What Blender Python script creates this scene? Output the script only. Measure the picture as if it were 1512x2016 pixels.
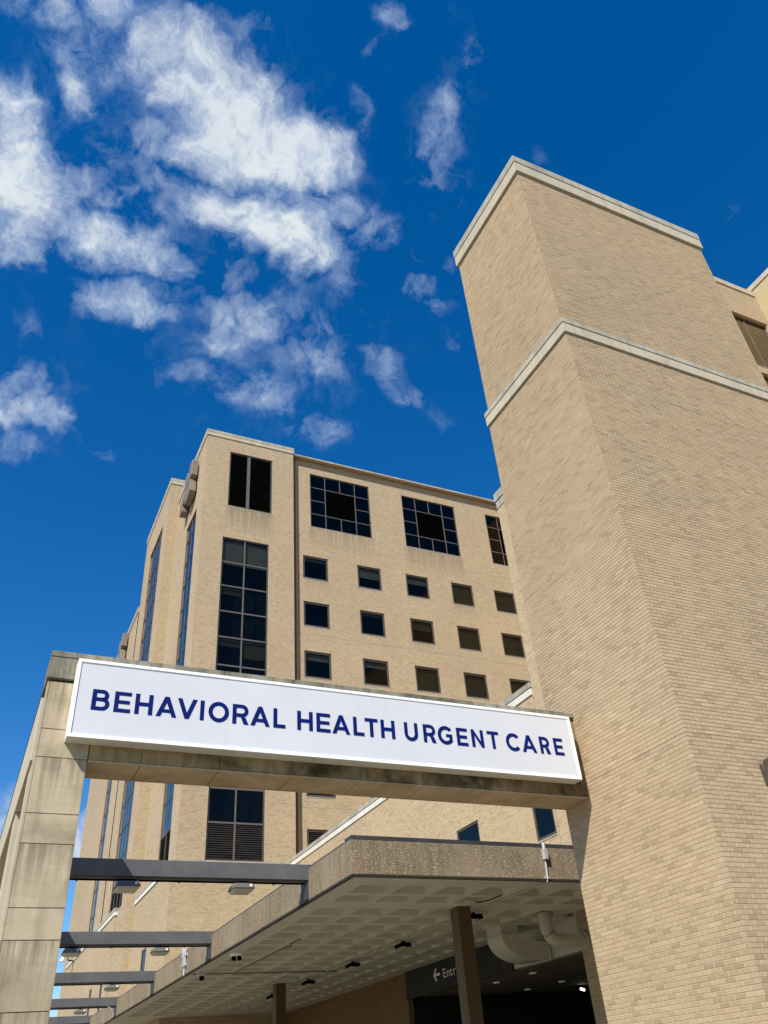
import bpy, math, random
from mathutils import Vector, Matrix
random.seed(7)
for o in list(bpy.data.objects): bpy.data.objects.remove(o, do_unlink=True)
S = bpy.context.scene
COL = S.collection

# ------------------------------------------------------------------ camera
F_PX, PITCH, ROLL, YAW = 1584.68, 0.626095, -0.0879782, 0.4845653
def cam_axes():
    fh = Vector((math.sin(YAW), math.cos(YAW), 0)); r0 = Vector((math.cos(YAW), -math.sin(YAW), 0))
    f = fh*math.cos(PITCH) + Vector((0, 0, 1))*math.sin(PITCH); u0 = r0.cross(f)
    return r0*math.cos(ROLL)+u0*math.sin(ROLL), u0*math.cos(ROLL)-r0*math.sin(ROLL), f
CR, CU, CF = cam_axes()
cd = bpy.data.cameras.new('camera'); cam = bpy.data.objects.new('camera', cd); COL.objects.link(cam)
cd.sensor_fit = 'HORIZONTAL'; cd.sensor_width = 36; cd.lens = F_PX/1512*36
cd.clip_start = 0.1; cd.clip_end = 6000
M = Matrix.Identity(4)
for i in range(3):
    M[i][0], M[i][1], M[i][2] = CR[i], CU[i], -CF[i]
M[2][3] = 1.6
cam.matrix_world = M
S.camera = cam
S.render.resolution_x, S.render.resolution_y = 768, 1024

# ------------------------------------------------------------------ light and sky
SUN_DIR = Vector((-1.08, -0.92, 1.42)).normalized()
EXPOSURE = 0.55
sd = bpy.data.lights.new('sun', 'SUN'); sun = bpy.data.objects.new('sun', sd); COL.objects.link(sun)
sd.energy = 4.6; sd.angle = math.radians(0.53); sd.color = (1.0, 0.945, 0.85)
sun.rotation_euler = (-SUN_DIR).to_track_quat('-Z', 'Y').to_euler()
sun.location = (-30, -30, 50)
S.view_settings.view_transform = 'Standard'; S.view_settings.look = 'None'
S.view_settings.gamma = 1; S.view_settings.use_curve_mapping = False
S.view_settings.exposure = EXPOSURE

class NT:
    """small helper for building node trees"""
    def __init__(s, tree): s.t = tree
    def n(s, kind, **kw):
        nd = s.t.nodes.new(kind)
        ins = kw.pop('ins', {})
        for k, v in kw.items(): setattr(nd, k, v)
        for k, v in ins.items(): s.put(nd.inputs[k], v)
        return nd
    def put(s, sock, v):
        if isinstance(v, bpy.types.NodeSocket): s.t.links.new(v, sock)
        elif isinstance(v, bpy.types.Node): s.t.links.new(v.outputs[0], sock)
        elif sock.type == 'RGBA' and len(v) == 3: sock.default_value = (*v, 1)
        else: sock.default_value = v
    def math(s, op, a, b=None, c=None, clamp=False):
        nd = s.t.nodes.new('ShaderNodeMath'); nd.operation = op; nd.use_clamp = clamp
        for i, v in enumerate((a, b, c)):
            if v is not None: s.put(nd.inputs[i], v)
        return nd.outputs[0]
    def vmath(s, op, a, b=None, scale=None):
        nd = s.t.nodes.new('ShaderNodeVectorMath'); nd.operation = op
        s.put(nd.inputs[0], a)
        if b is not None: s.put(nd.inputs[1], b)
        if scale is not None: s.put(nd.inputs['Scale'], scale)
        return nd.outputs['Value'] if op in ('LENGTH', 'DOT_PRODUCT') else nd.outputs[0]
    def maprange(s, v, a, b, c=0, d=1, smooth=False):
        nd = s.t.nodes.new('ShaderNodeMapRange'); nd.clamp = True
        if smooth: nd.interpolation_type = 'SMOOTHSTEP'
        for i, x in enumerate((v, a, b, c, d)): s.put(nd.inputs[i], x)
        return nd.outputs[0]
    def mix(s, fac, a, b, blend='MIX'):
        nd = s.t.nodes.new('ShaderNodeMix'); nd.data_type = 'RGBA'; nd.blend_type = blend
        s.put(nd.inputs[0], fac); s.put(nd.inputs[6], a); s.put(nd.inputs[7], b)
        return nd.outputs[2]
    def noise(s, vec, scale, detail=4, rough=0.55, dist=0.0):
        nd = s.n('ShaderNodeTexNoise'); s.put(nd.inputs['Vector'], vec)
        nd.inputs['Scale'].default_value = scale; nd.inputs['Detail'].default_value = detail
        nd.inputs['Roughness'].default_value = rough; nd.inputs['Distortion'].default_value = dist
        return nd.outputs['Fac']
    def ramp(s, fac, stops, interp='LINEAR'):
        nd = s.n('ShaderNodeValToRGB'); e = nd.color_ramp.elements; nd.color_ramp.interpolation = interp
        while len(e) < len(stops): e.new(0.5)
        for el, (p, c) in zip(e, stops): el.position = p; el.color = (*c, 1) if len(c) == 3 else c
        s.put(nd.inputs[0], fac)
        return nd.outputs[0]

def pix_dir(x, y):
    """world direction seen through photo pixel (x, y); used only to read the clouds' directions off the photo"""
    return (CR*((x-756)/F_PX) - CU*((y-1008)/F_PX) + CF).normalized()

# cloud banks: direction pixel x, y, radii, rotation in degrees, weight
CLOUDS = [
 (335,95,75,70,0,0.98),(390,150,85,80,30,1.04),(470,235,120,95,35,1.22),(570,290,105,65,10,1.22),(430,295,75,55,0,1.10),(640,282,45,38,0,0.98),(500,300,110,50,0,1.10),
 (440,410,85,36,8,0.95),(530,450,105,58,20,1.12),(590,495,65,50,0,0.95),(640,405,70,55,0,0.62),(720,450,55,42,0,0.56),(560,370,90,40,0,0.56),
 (20,245,70,85,0,0.97),(45,345,85,95,0,1.08),(25,440,90,60,0,0.81),(20,490,80,45,0,0.65),(120,440,70,50,0,0.59),
 (240,475,100,50,15,.85),(320,505,70,30,15,.75),(160,500,60,35,0,.55),
 (225,25,45,65,0,0.66),(110,30,60,45,0,0.49),(180,110,75,65,20,0.54),(170,185,35,45,0,0.60),(300,40,60,60,0,0.44),(20,15,40,30,0,0.44),
 (280,330,75,45,30,0.54),(305,290,50,45,45,0.60),(165,345,70,32,10,0.71),(230,370,70,40,0,0.54),(230,130,80,60,0,0.46),(350,400,50,50,0,0.44),(480,60,60,40,0,0.38),
 (250,588,95,34,8,.7),(330,560,60,30,0,.4),(450,555,45,45,0,.5),(475,620,78,48,10,.7),(440,670,70,38,0,.5),(640,690,48,62,-10,.55),(505,780,75,45,0,.55),
 (635,845,55,30,0,0.49),(380,740,80,28,-5,0.38),(560,600,60,40,0,0.38),(670,540,45,60,-30,0.43),(560,700,60,40,0,0.41),
 (45,765,48,50,30,0.65),(85,815,65,32,0,0.67),(10,810,45,60,0,0.65),(35,890,55,28,0,0.45),(205,890,36,13,0,0.41),(40,640,50,30,0,0.32),
 (882,250,36,70,15,0.60),(870,300,42,45,10,0.60),(848,340,34,26,0,0.55),(925,110,28,55,-10,0.42),(785,50,45,40,30,0.55),(720,110,40,20,-30,0.42),(725,225,24,45,-20,0.46),
 (835,570,38,24,20,0.64),(865,598,34,16,25,0.50),(822,500,42,20,0,0.38),(765,725,45,26,40,0.55),(800,770,40,24,40,0.46),(905,420,22,32,0,0.32),(898,665,22,22,0,0.35),(850,820,40,20,20,0.32),
 (1065,300,30,14,0,.26),(1450,420,45,22,-20,.26),(1310,335,34,12,0,.22),(890,520,30,22,0,.34),(685,330,30,30,0,.4),
 (10,1605,45,70,0,.9),(165,1660,60,60,0,.85),(175,1620,40,30,0,.6),
 # behind the viewer and round the rest of the sky, for the windows to reflect
 (330,330,330,280,0,.27),(540,660,210,180,0,.28),(870,300,70,150,12,.28),(60,800,120,110,0,.25),
 (-2600,900,500,300,0,.8),(3200,700,500,260,0,.8)]
def build_world():
    w = bpy.data.worlds.new('World'); S.world = w; w.use_nodes = True
    t = w.node_tree; t.nodes.clear(); k = NT(t)
    out = k.n('ShaderNodeOutputWorld'); bg = k.n('ShaderNodeBackground'); t.links.new(bg.outputs[0], out.inputs[0])
    sky = k.n('ShaderNodeTexSky', sky_type='NISHITA', sun_disc=False, sun_elevation=math.asin(SUN_DIR.z),
              sun_rotation=math.atan2(SUN_DIR.x, SUN_DIR.y), altitude=200, air_density=1.0, dust_density=0.3, ozone_density=3.0)
    hs = k.n('ShaderNodeHueSaturation', ins={'Hue': .506, 'Saturation': 1.40, 'Value': 1.06, 'Color': sky.outputs[0]})
    g = k.n('ShaderNodeTexCoord').outputs['Generated']
    d = k.vmath('NORMALIZE', g)
    # wispy distortion of the direction, then soft banks, then fine break-up
    n1 = k.n('ShaderNodeTexNoise', ins={'Vector': d, 'Scale': 7.0, 'Detail': 5.0, 'Roughness': .6})
    wv = k.vmath('SCALE', k.vmath('SUBTRACT', n1.outputs['Color'], (.5, .5, .5)), scale=0.075)
    n1b = k.n('ShaderNodeTexNoise', ins={'Vector': d, 'Scale': 22.0, 'Detail': 6.0, 'Roughness': .6})
    wv2 = k.vmath('SCALE', k.vmath('SUBTRACT', n1b.outputs['Color'], (.5, .5, .5)), scale=0.04)
    dw = k.vmath('ADD', k.vmath('ADD', d, wv), wv2)
    acc = None
    for (x, y, rx, ry, ang, wgt) in CLOUDS:
        c = pix_dir(x, y); a = math.radians(ang)
        ex = (pix_dir(x+math.cos(a)*8, y+math.sin(a)*8)-c); ey = (pix_dir(x-math.sin(a)*8, y+math.cos(a)*8)-c)
        sx, sy = ex.length/8*rx*1.95, ey.length/8*ry*1.95
        X = ex.normalized(); Z = c.copy(); Y = Z.cross(X).normalized(); X = Y.cross(Z)
        eul = Matrix((X, Y, Z)).transposed().to_euler()
        mp = k.n('ShaderNodeMapping', vector_type='TEXTURE', ins={'Vector': dw, 'Location': c, 'Rotation': eul, 'Scale': (sx, sy, max(sx, sy)*2)})
        gr = k.n('ShaderNodeTexGradient', gradient_type='SPHERICAL', ins={'Vector': mp.outputs[0]})
        if x > 680: wgt *= .88
        v = k.math('MULTIPLY', k.maprange(gr.outputs['Fac'], 0, .85, 0, 1, True), wgt)
        acc = v if acc is None else k.math('MAXIMUM', acc, v)
    stretch = k.n('ShaderNodeMapping', vector_type='POINT', ins={'Vector': dw, 'Rotation': (0.3, 0.2, 0.6), 'Scale': (1.25, 1.25, .62)}).outputs[0]
    fb = k.noise(stretch, 15.0, 10, .68, .25)
    fb2 = k.noise(stretch, 45.0, 6, .6, .2)
    fbm = k.math('ADD', k.math('MULTIPLY', k.math('SUBTRACT', fb, .5), 2.5), k.math('MULTIPLY', k.math('SUBTRACT', fb2, .5), 1.0))
    body = k.math('ADD', k.math('MULTIPLY', acc, 1.36), fbm)
    gate = k.maprange(acc, .0, .55, 0, 1, True)
    dens = k.math('MULTIPLY', k.maprange(body, .24, 1.70, 0, 1), gate)
    dens = k.math('POWER', dens, 1.05)
    thick = k.ramp(dens, [(0, (.40, .57, .88)), (.45, (.55, .68, .88)), (.8, (.76, .84, .91)), (1, (.84, .90, .93))])
    fold = k.noise(stretch, 9.0, 5, .6, .3)
    thick = k.mix(k.maprange(fold, .42, .66, 0, .45), thick, (.60, .69, .82, 1))
    lit = k.mix(1.0, thick, (CLOUD_GAIN, CLOUD_GAIN, CLOUD_GAIN, 1), 'MULTIPLY')
    alpha = k.math('POWER', k.maprange(dens, 0, .88, 0, .97), 1.0)
    colr = k.mix(alpha, hs.outputs[0], lit)
    k.put(bg.inputs[0], colr); bg.inputs[1].default_value = SKY_STRENGTH
    w.cycles.sampling_method = 'MANUAL'; w.cycles.sample_map_resolution = 512
SKY_STRENGTH = 0.10
CLOUD_GAIN = 6.4
build_world()

# ------------------------------------------------------------------ materials
def new_mat(name):
    m = bpy.data.materials.new(name); m.use_nodes = True
    t = m.node_tree; t.nodes.clear(); k = NT(t)
    out = k.n('ShaderNodeOutputMaterial'); bs = k.n('ShaderNodeBsdfPrincipled')
    t.links.new(bs.outputs[0], out.inputs[0])
    return m, k, bs, out
def uvnode(k): return k.n('ShaderNodeUVMap').outputs[0]
def objpos(k): return k.n('ShaderNodeNewGeometry').outputs['Position']
def bump(k, bs, h, strength, dist):
    b = k.n('ShaderNodeBump', ins={'Height': h, 'Strength': strength, 'Distance': dist}); k.put(bs.inputs['Normal'], b.outputs[0])

def brick_mat(name, tone=(1, 1, 1), stains=(), bw=.2155, rh=.0677, mortar=.0058, contrast=1.0):
    m, k, bs, _ = new_mat(name)
    uv = uvnode(k); sep = k.n('ShaderNodeSeparateXYZ', ins={0: uv})
    wob = k.n('ShaderNodeTexNoise', ins={'Vector': uv, 'Scale': 3.0, 'Detail': 2.0})
    uvw = k.vmath('ADD', uv, k.vmath('SCALE', k.vmath('SUBTRACT', wob.outputs['Color'], (.5, .5, .5)), scale=.006))
    br = k.n('ShaderNodeTexBrick', offset=.5, offset_frequency=2, squash=1.0,
             ins={'Vector': uvw, 'Color1': (0, 0, 0, 1), 'Color2': (1, 1, 1, 1), 'Mortar': (.5, .5, .5, 1), 'Scale': 1.0,
                  'Mortar Size': mortar, 'Mortar Smooth': .12, 'Bias': 0.0, 'Brick Width': bw, 'Row Height': rh})
    rnd = k.n('ShaderNodeSeparateColor', ins={0: br.outputs['Color']}).outputs[0]
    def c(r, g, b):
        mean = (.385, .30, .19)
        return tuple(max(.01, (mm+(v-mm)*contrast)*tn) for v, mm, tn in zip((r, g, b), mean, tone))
    col = k.ramp(rnd, [(0, c(.31, .235, .148)), (.15, c(.355, .272, .173)), (.4, c(.385, .298, .19)), (.7, c(.415, .324, .206)), (.85, c(.385, .292, .19)), (1, c(.45, .356, .234))])
    # flashes on the face of single bricks
    fl = k.noise(k.n('ShaderNodeMapping', ins={'Vector': uv, 'Scale': (7, 22, 1)}).outputs[0], 1.0, 4, .65)
    col = k.mix(k.maprange(fl, .45, .8, 0, .22), col, c(.33, .25, .155))
    big = k.noise(uv, .22, 5, .6)
    col = k.mix(1.0, col, k.ramp(big, [(.3, (.90, .90, .90)), (.7, (1.06, 1.05, 1.03))]), 'MULTIPLY')
    med = k.noise(k.n('ShaderNodeMapping', ins={'Vector': uv, 'Scale': (1.0, 2.6, 1)}).outputs[0], 1.3, 4, .65)
    col = k.mix(k.maprange(med, .5, .8, 0, .22), col, c(.40, .32, .225))
    streak = k.noise(k.n('ShaderNodeMapping', ins={'Vector': uv, 'Scale': (3.2, .35, 1)}).outputs[0], 1.0, 5, .7)
    col = k.mix(k.maprange(streak, .56, .82, 0, .22), col, c(.30, .235, .16))
    for (u0, u1, v0, v1, amt) in stains:
        mu = k.math('MULTIPLY', k.maprange(sep.outputs[0], u0, u0+.3), k.maprange(sep.outputs[0], u1-.3, u1, 1, 0))
        mv = k.math('MULTIPLY', k.math('POWER', k.maprange(sep.outputs[1], v0, v1, 0, 1), .8), k.maprange(sep.outputs[1], v1, v1+.01, 1, 0))
        ns = k.noise(k.n('ShaderNodeMapping', ins={'Vector': uv, 'Scale': (6.0, .22, 1), 'Location': (.37, .11, 0)}).outputs[0], 1.0, 5, .7)
        f = k.math('MULTIPLY', k.math('MULTIPLY', mu, mv), k.maprange(ns, .40, .56, .10, amt))
        col = k.mix(f, col, (.10, .08, .06, 1))
    mort = k.mix(k.maprange(k.noise(uv, 9, 3), .35, .7), c(.66, .54, .36), c(.54, .43, .28))
    fac = br.outputs['Fac']
    colm = k.mix(fac, col, mort)
    k.put(bs.inputs['Base Color'], colm); bs.inputs['Roughness'].default_value = .88
    bs.inputs['Specular IOR Level'].default_value = .25
    grain = k.noise(uv, 60, 3)
    tilt = k.math('MULTIPLY', rnd, .35)
    h = k.math('ADD', k.math('MULTIPLY', k.math('SUBTRACT', 1.0, fac), .9), k.math('MULTIPLY', grain, .22))
    h = k.math('ADD', h, tilt)
    bump(k, bs, h, 1.0, .020)
    return m

def concrete_mat(name, base, dark, streaks=.5, blotch=.5, fine=.12, rough=.88, bump_s=.3, darkbias=0.0, top=None, drips=()):
    m, k, bs, _ = new_mat(name)
    uv = uvnode(k); p = objpos(k)
    b1 = k.noise(p, 1.1, 6, .62, .5)
    b2 = k.noise(p, 4.0, 6, .65, .3)
    st = k.noise(k.n('ShaderNodeMapping', ins={'Vector': p, 'Scale': (5.0, 5.0, .55)}).outputs[0], 1.0, 6, .65, .4)
    lin = k.noise(k.n('ShaderNodeMapping', ins={'Vector': p, 'Scale': (2.0, 2.0, 18)}).outputs[0], 1.0, 3, .5)
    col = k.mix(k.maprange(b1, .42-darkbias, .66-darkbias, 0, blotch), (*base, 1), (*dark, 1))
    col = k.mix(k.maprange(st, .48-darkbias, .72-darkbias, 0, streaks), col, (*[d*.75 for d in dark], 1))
    col = k.mix(k.maprange(b2, .5, .8, 0, .35), col, (*[min(1, b*1.18) for b in base], 1))
    col = k.mix(k.maprange(lin, .4, .7, 0, fine), col, (*[d*.9 for d in dark], 1))
    for zj in drips:
        z = k.n('ShaderNodeSeparateXYZ', ins={0: p}).outputs[2]
        m_ = k.math('MULTIPLY', k.maprange(z, zj-.75, zj, 0, 1), k.maprange(z, zj, zj+.004, 1, 0))
        nn = k.noise(k.n('ShaderNodeMapping', ins={'Vector': p, 'Scale': (13, 13, .5), 'Location': (zj, 0, 0)}).outputs[0], 1.0, 4, .65)
        col = k.mix(k.math('MULTIPLY', m_, k.maprange(nn, .42, .6, 0, .7)), col, (*[d*.7 for d in dark], 1))
    if top:
        z = k.n('ShaderNodeSeparateXYZ', ins={0: p}).outputs[2]
        f = k.math('MULTIPLY', k.maprange(z, top-top_band, top), k.maprange(k.noise(k.n('ShaderNodeMapping', ins={'Vector': p, 'Scale': (3.5, 3.5, .8)}).outputs[0], 1.0, 5, .65), .3, .62, 0, .85))
        col = k.mix(f, col, (.055, .05, .04, 1))
    k.put(bs.inputs['Base Color'], col); bs.inputs['Roughness'].default_value = rough
    bs.inputs['Specular IOR Level'].default_value = .25
    h = k.math('ADD', k.math('MULTIPLY', k.noise(p, 26, 5, .6), .5), k.math('MULTIPLY', k.noise(p, 140, 2), .5))
    bump(k, bs, h, bump_s, .006)
    return m
top_band = .7

def aggregate_mat(name):
    m, k, bs, _ = new_mat(name)
    p = objpos(k)
    v = k.n('ShaderNodeTexVoronoi', ins={'Vector': p, 'Scale': 78.0, 'Randomness': 1.0})
    cell = k.n('ShaderNodeSeparateColor', ins={0: v.outputs['Color']}).outputs[0]
    col = k.ramp(cell, [(0, (.13, .10, .06)), (.35, (.205, .16, .098)), (.62, (.265, .21, .135)), (.92, (.33, .27, .185)), (.965, (.52, .46, .35)), (1, (.66, .60, .48))])
    st = k.noise(k.n('ShaderNodeMapping', ins={'Vector': p, 'Scale': (5.5, 5.5, .9)}).outputs[0], 1.0, 6, .7, .2)
    col = k.mix(k.maprange(st, .42, .70, 0, .6), col, (.115, .088, .052, 1))
    big = k.noise(p, .9, 5, .6)
    col = k.mix(k.maprange(big, .45, .7, 0, .45), col, (.36, .295, .215, 1))
    k.put(bs.inputs['Base Color'], col); bs.inputs['Roughness'].default_value = .85
    bs.inputs['Specular IOR Level'].default_value = .25
    bump(k, bs, k.math('ADD', k.math('MULTIPLY', v.outputs['Distance'], 1.0), k.noise(p, 90, 2)), .8, .010)
    return m

def plain_mat(name, colr, rough=.5, metal=0.0, var=.12, scale=3.0, spec=.4, bump_s=.0, streak=0.0):
    m, k, bs, _ = new_mat(name)
    p = objpos(k)
    n = k.noise(p, scale, 5, .6)
    col = k.mix(1.0, (*colr, 1), k.ramp(n, [(.3, (1-var,)*3), (.7, (1+var,)*3)]), 'MULTIPLY')
    if streak:
        st = k.noise(k.n('ShaderNodeMapping', ins={'Vector': p, 'Scale': (9, 9, .6)}).outputs[0], 1.0, 4, .7)
        col = k.mix(k.maprange(st, .55, .78, 0, streak), col, (*[min(1, c*1.9+.02) for c in colr], 1))
    k.put(bs.inputs['Base Color'], col); k.put(bs.inputs['Roughness'], k.maprange(n, .3, .7, rough*.85, min(1, rough*1.15)))
    bs.inputs['Metallic'].default_value = metal; bs.inputs['Specular IOR Level'].default_value = spec
    if bump_s: bump(k, bs, k.noise(p, scale*8, 4), bump_s, .004)
    return m

def glass_mat(name, tint=(.20, .22, .22), refl=.4):
    m = bpy.data.materials.new(name); m.use_nodes = True
    t = m.node_tree; t.nodes.clear(); k = NT(t)
    out = k.n('ShaderNodeOutputMaterial')
    p = objpos(k)
    wob = k.n('ShaderNodeBump', ins={'Height': k.noise(p, .8, 2), 'Strength': .06, 'Distance': .05})
    tr = k.n('ShaderNodeBsdfTransparent', ins={'Color': (*tint, 1)})
    gl = k.n('ShaderNodeBsdfGlossy', ins={'Color': (1, .88, .74, 1), 'Roughness': .015, 'Normal': wob.outputs[0]})
    fr = k.n('ShaderNodeFresnel', ins={'IOR': 1.55})
    mx = k.n('ShaderNodeMixShader'); k.put(mx.inputs[0], k.math('MULTIPLY', fr.outputs[0], refl, clamp=True))
    t.links.new(tr.outputs[0], mx.inputs[1]); t.links.new(gl.outputs[0], mx.inputs[2]); t.links.new(mx.outputs[0], out.inputs[0])
    return m

def lamp_mat(name, colr, strength):
    m, k, bs, _ = new_mat(name)
    bs.inputs['Base Color'].default_value = (.8, .8, .78, 1)
    bs.inputs['Emission Color'].default_value = (*colr, 1); bs.inputs['Emission Strength'].default_value = strength
    return m

MT = {}
MT['brick_tower'] = brick_mat('tan_brick_tower', tone=(1.05, 1.02, .98))
MT['brick_main'] = brick_mat('tan_brick_hospital', tone=(1.05, 1.04, 1.02), contrast=1.25, stains=[
    (11.0, 14.7, 33.4, 35.7, .85), (17.3, 22.8, 33.5, 35.6, .6), (25.1, 30.5, 33.3, 35.55, .7),
    (16.8, 19.0, 30.3, 31.1, .4), (28.8, 30.9, 30.2, 31.1, .45), (25, 27, 26.6, 27.3, .3)])
MT['brick_wing'] = brick_mat('tan_brick_low_wing', tone=(1.08, 1.07, 1.03), contrast=1.15)
MT['brick_shade'] = brick_mat('shaded_brown_brick', tone=(.50, .38, .28))  # brown brick darkened so the canopy's shade is in its colour
MT['brick_yellow'] = brick_mat('yellow_brick', tone=(1.25, 1.28, 1.15), contrast=.7)
MT['stone'] = concrete_mat('limestone_trim', (.47, .415, .305), (.31, .275, .20), streaks=.4, blotch=.4)
MT['stone_grey'] = concrete_mat('weathered_limestone', (.40, .38, .31), (.20, .185, .145), streaks=.6, blotch=.6)
MT['white_cap'] = concrete_mat('pale_stone_coping', (.66, .64, .56), (.40, .37, .30), streaks=.3, blotch=.25)
MT['concrete'] = concrete_mat('precast_concrete', (.45, .375, .255), (.20, .165, .10), streaks=.45, blotch=.75, drips=(6.66, 5.58, 4.48, 3.39, 2.66))
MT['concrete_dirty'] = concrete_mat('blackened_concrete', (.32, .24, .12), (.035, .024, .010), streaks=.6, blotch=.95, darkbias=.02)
MT['concrete_cap'] = concrete_mat('mossy_concrete_cap', (.27, .255, .19), (.07, .066, .045), streaks=.85, blotch=.8, darkbias=.03)
MT['soffit_panel'] = concrete_mat('beam_soffit_concrete', (.44, .35, .22), (.27, .20, .115), streaks=.2, blotch=.7)
MT['aggregate'] = aggregate_mat('exposed_aggregate')
MT['soffit'] = plain_mat('cream_painted_soffit', (.56, .545, .43), .7, var=.08, scale=1.2)
MT['duct'] = plain_mat('cream_painted_duct', (.52, .505, .41), .6, var=.06)
MT['steel_grey'] = plain_mat('grey_painted_steel', (.105, .105, .108), .45, var=.12, scale=2, streak=.28)
MT['coping_metal'] = plain_mat('charcoal_metal_coping', (.045, .045, .05), .4, var=.15)
MT['brown_metal'] = plain_mat('brown_painted_steel', (.105, .064, .028), .55, var=.08, bump_s=.05)
MT['bronze'] = plain_mat('bronze_window_frame', (.085, .070, .057), .42, metal=.15, var=.15)
MT['bronze_pale'] = plain_mat('bronze_mullion', (.14, .122, .105), .4, metal=.2, var=.12)
MT['black_metal'] = plain_mat('black_metal', (.002, .002, .002), .8, spec=.05)
MT['louver'] = plain_mat('dark_louver', (.028, .025, .023), .5, var=.2)
MT['grey_fixture'] = plain_mat('grey_light_housing', (.12, .12, .115), .45)
MT['lens'] = plain_mat('frosted_lens', (.50, .47, .34), .35, var=.08)
MT['sticker'] = plain_mat('white_sticker', (.8, .8, .8), .6, var=.02)
MT['sign_white'] = plain_mat('white_sign_frame', (.86, .86, .86), .4, var=.03, scale=2)
MT['sign_face'] = plain_mat('white_sign_face', (.575, .58, .605), .45, var=.025, scale=1.2, streak=.05)
MT['sign_soffit'] = plain_mat('sign_underside', (.60, .59, .53), .5, var=.08)
MT['navy'] = plain_mat('navy_vinyl', (.002, .011, .115), .55, var=.05, spec=.1)
MT['dark'] = plain_mat('dark_sealant', (.02, .017, .013), .8)
MT['sealant'] = plain_mat('brown_sealant', (.20, .155, .105), .85, var=.35, scale=2)
MT['room'] = plain_mat('dark_room', (.014, .014, .014), .9, var=.3, scale=1)
MT['blind'] = plain_mat('roller_blind', (.42, .42, .38), .8, var=.1)
MT['curtain'] = plain_mat('tan_blind', (.20, .165, .10), .8, var=.12)
MT['glass'] = glass_mat('window_glass')
MT['glass_clear'] = glass_mat('clear_window_glass', (.30, .32, .30), .42)
MT['glass_black'] = glass_mat('dark_window_glass', (.06, .065, .07), .45)
MT['glass_wing'] = glass_mat('navy_tinted_glass', (.08, .09, .10), .8)
MT['glass_sky'] = glass_mat('grey_tinted_glass', (.12, .13, .14), 1.5)
MT['emblem'] = plain_mat('taupe_metal_emblem', (.19, .155, .115), .5, var=.12)
MT['taupe'] = plain_mat('taupe_corner_panel', (.085, .066, .045), .7, var=.06)
MT['conduit'] = plain_mat('galvanised_conduit', (.62, .62, .62), .4, metal=.4, var=.1)
MT['sign_black'] = plain_mat('black_sign_panel', (.010, .009, .008), .6)
MT['sign_letter'] = plain_mat('white_vinyl', (.75, .75, .72), .5, var=.03)
MT['asphalt'] = plain_mat('ground_mix', (.19, .17, .13), .9, var=.25, scale=.6, bump_s=.3)
MT['pavement'] = concrete_mat('pale_concrete_pavement', (.28, .245, .185), (.20, .17, .125))
MT['lamp_on'] = lamp_mat('lit_lamp', (1, .93, .78), 3.0)
MT['downlight'] = lamp_mat('lit_downlight', (1, .95, .85), .05)
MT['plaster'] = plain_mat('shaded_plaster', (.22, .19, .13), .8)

# ------------------------------------------------------------------ mesh builder
class MB:
    def __init__(s): s.v, s.f, s.mi, s.sm = [], [], [], []
    def poly(s, pts, mi=0, smooth=False):
        b = len(s.v); s.v += [tuple(p) for p in pts]; s.f.append(tuple(range(b, b+len(pts)))); s.mi.append(mi); s.sm.append(smooth)
    def box(s, x0, x1, y0, y1, z0, z1, mi=0, skip=''):
        if x0 > x1: x0, x1 = x1, x0
        if y0 > y1: y0, y1 = y1, y0
        if z0 > z1: z0, z1 = z1, z0
        a = lambda i, j, l: ((x0, x1)[i], (y0, y1)[j], (z0, z1)[l])
        fs = {'w': [a(0,1,0), a(0,0,0), a(0,0,1), a(0,1,1)], 'e': [a(1,0,0), a(1,1,0), a(1,1,1), a(1,0,1)],
              's': [a(0,0,0), a(1,0,0), a(1,0,1), a(0,0,1)], 'n': [a(1,1,0), a(0,1,0), a(0,1,1), a(1,1,1)],
              't': [a(0,0,1), a(1,0,1), a(1,1,1), a(0,1,1)], 'b': [a(0,1,0), a(1,1,0), a(1,0,0), a(0,0,0)]}
        for key, q in fs.items():
            if key not in skip: s.poly(q, mi)
        return s
    def prism(s, poly, fn, d0, d1, mi=0):
        """poly in 2-D, fn(u, v, d) -> 3-D point"""
        n = len(poly)
        s.poly([fn(u, v, d0) for u, v in poly], mi); s.poly([fn(u, v, d1) for u, v in reversed(poly)], mi)
        for i in range(n):
            (u0, v0), (u1, v1) = poly[i], poly[(i+1) % n]
            s.poly([fn(u0, v0, d1), fn(u1, v1, d1), fn(u1, v1, d0), fn(u0, v0, d0)], mi)
        return s
    def tube(s, path, r, n=10, mi=0, caps=True):
        path = [Vector(p) for p in path]; rings = []
        for i, p in enumerate(path):
            d = (path[min(i+1, len(path)-1)]-path[max(i-1, 0)]).normalized()
            up = Vector((0, 0, 1)) if abs(d.z) < .9 else Vector((0, 1, 0))
            a = d.cross(up).normalized(); b = d.cross(a)
            rings.append([p+(a*math.cos(q)+b*math.sin(q))*r for q in [2*math.pi*j/n for j in range(n)]])
        for r0, r1 in zip(rings, rings[1:]):
            for j in range(n): s.poly([r0[j], r0[(j+1) % n], r1[(j+1) % n], r1[j]], mi, True)
        if caps: s.poly(rings[0][::-1], mi); s.poly(rings[-1], mi)
        return s

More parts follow.
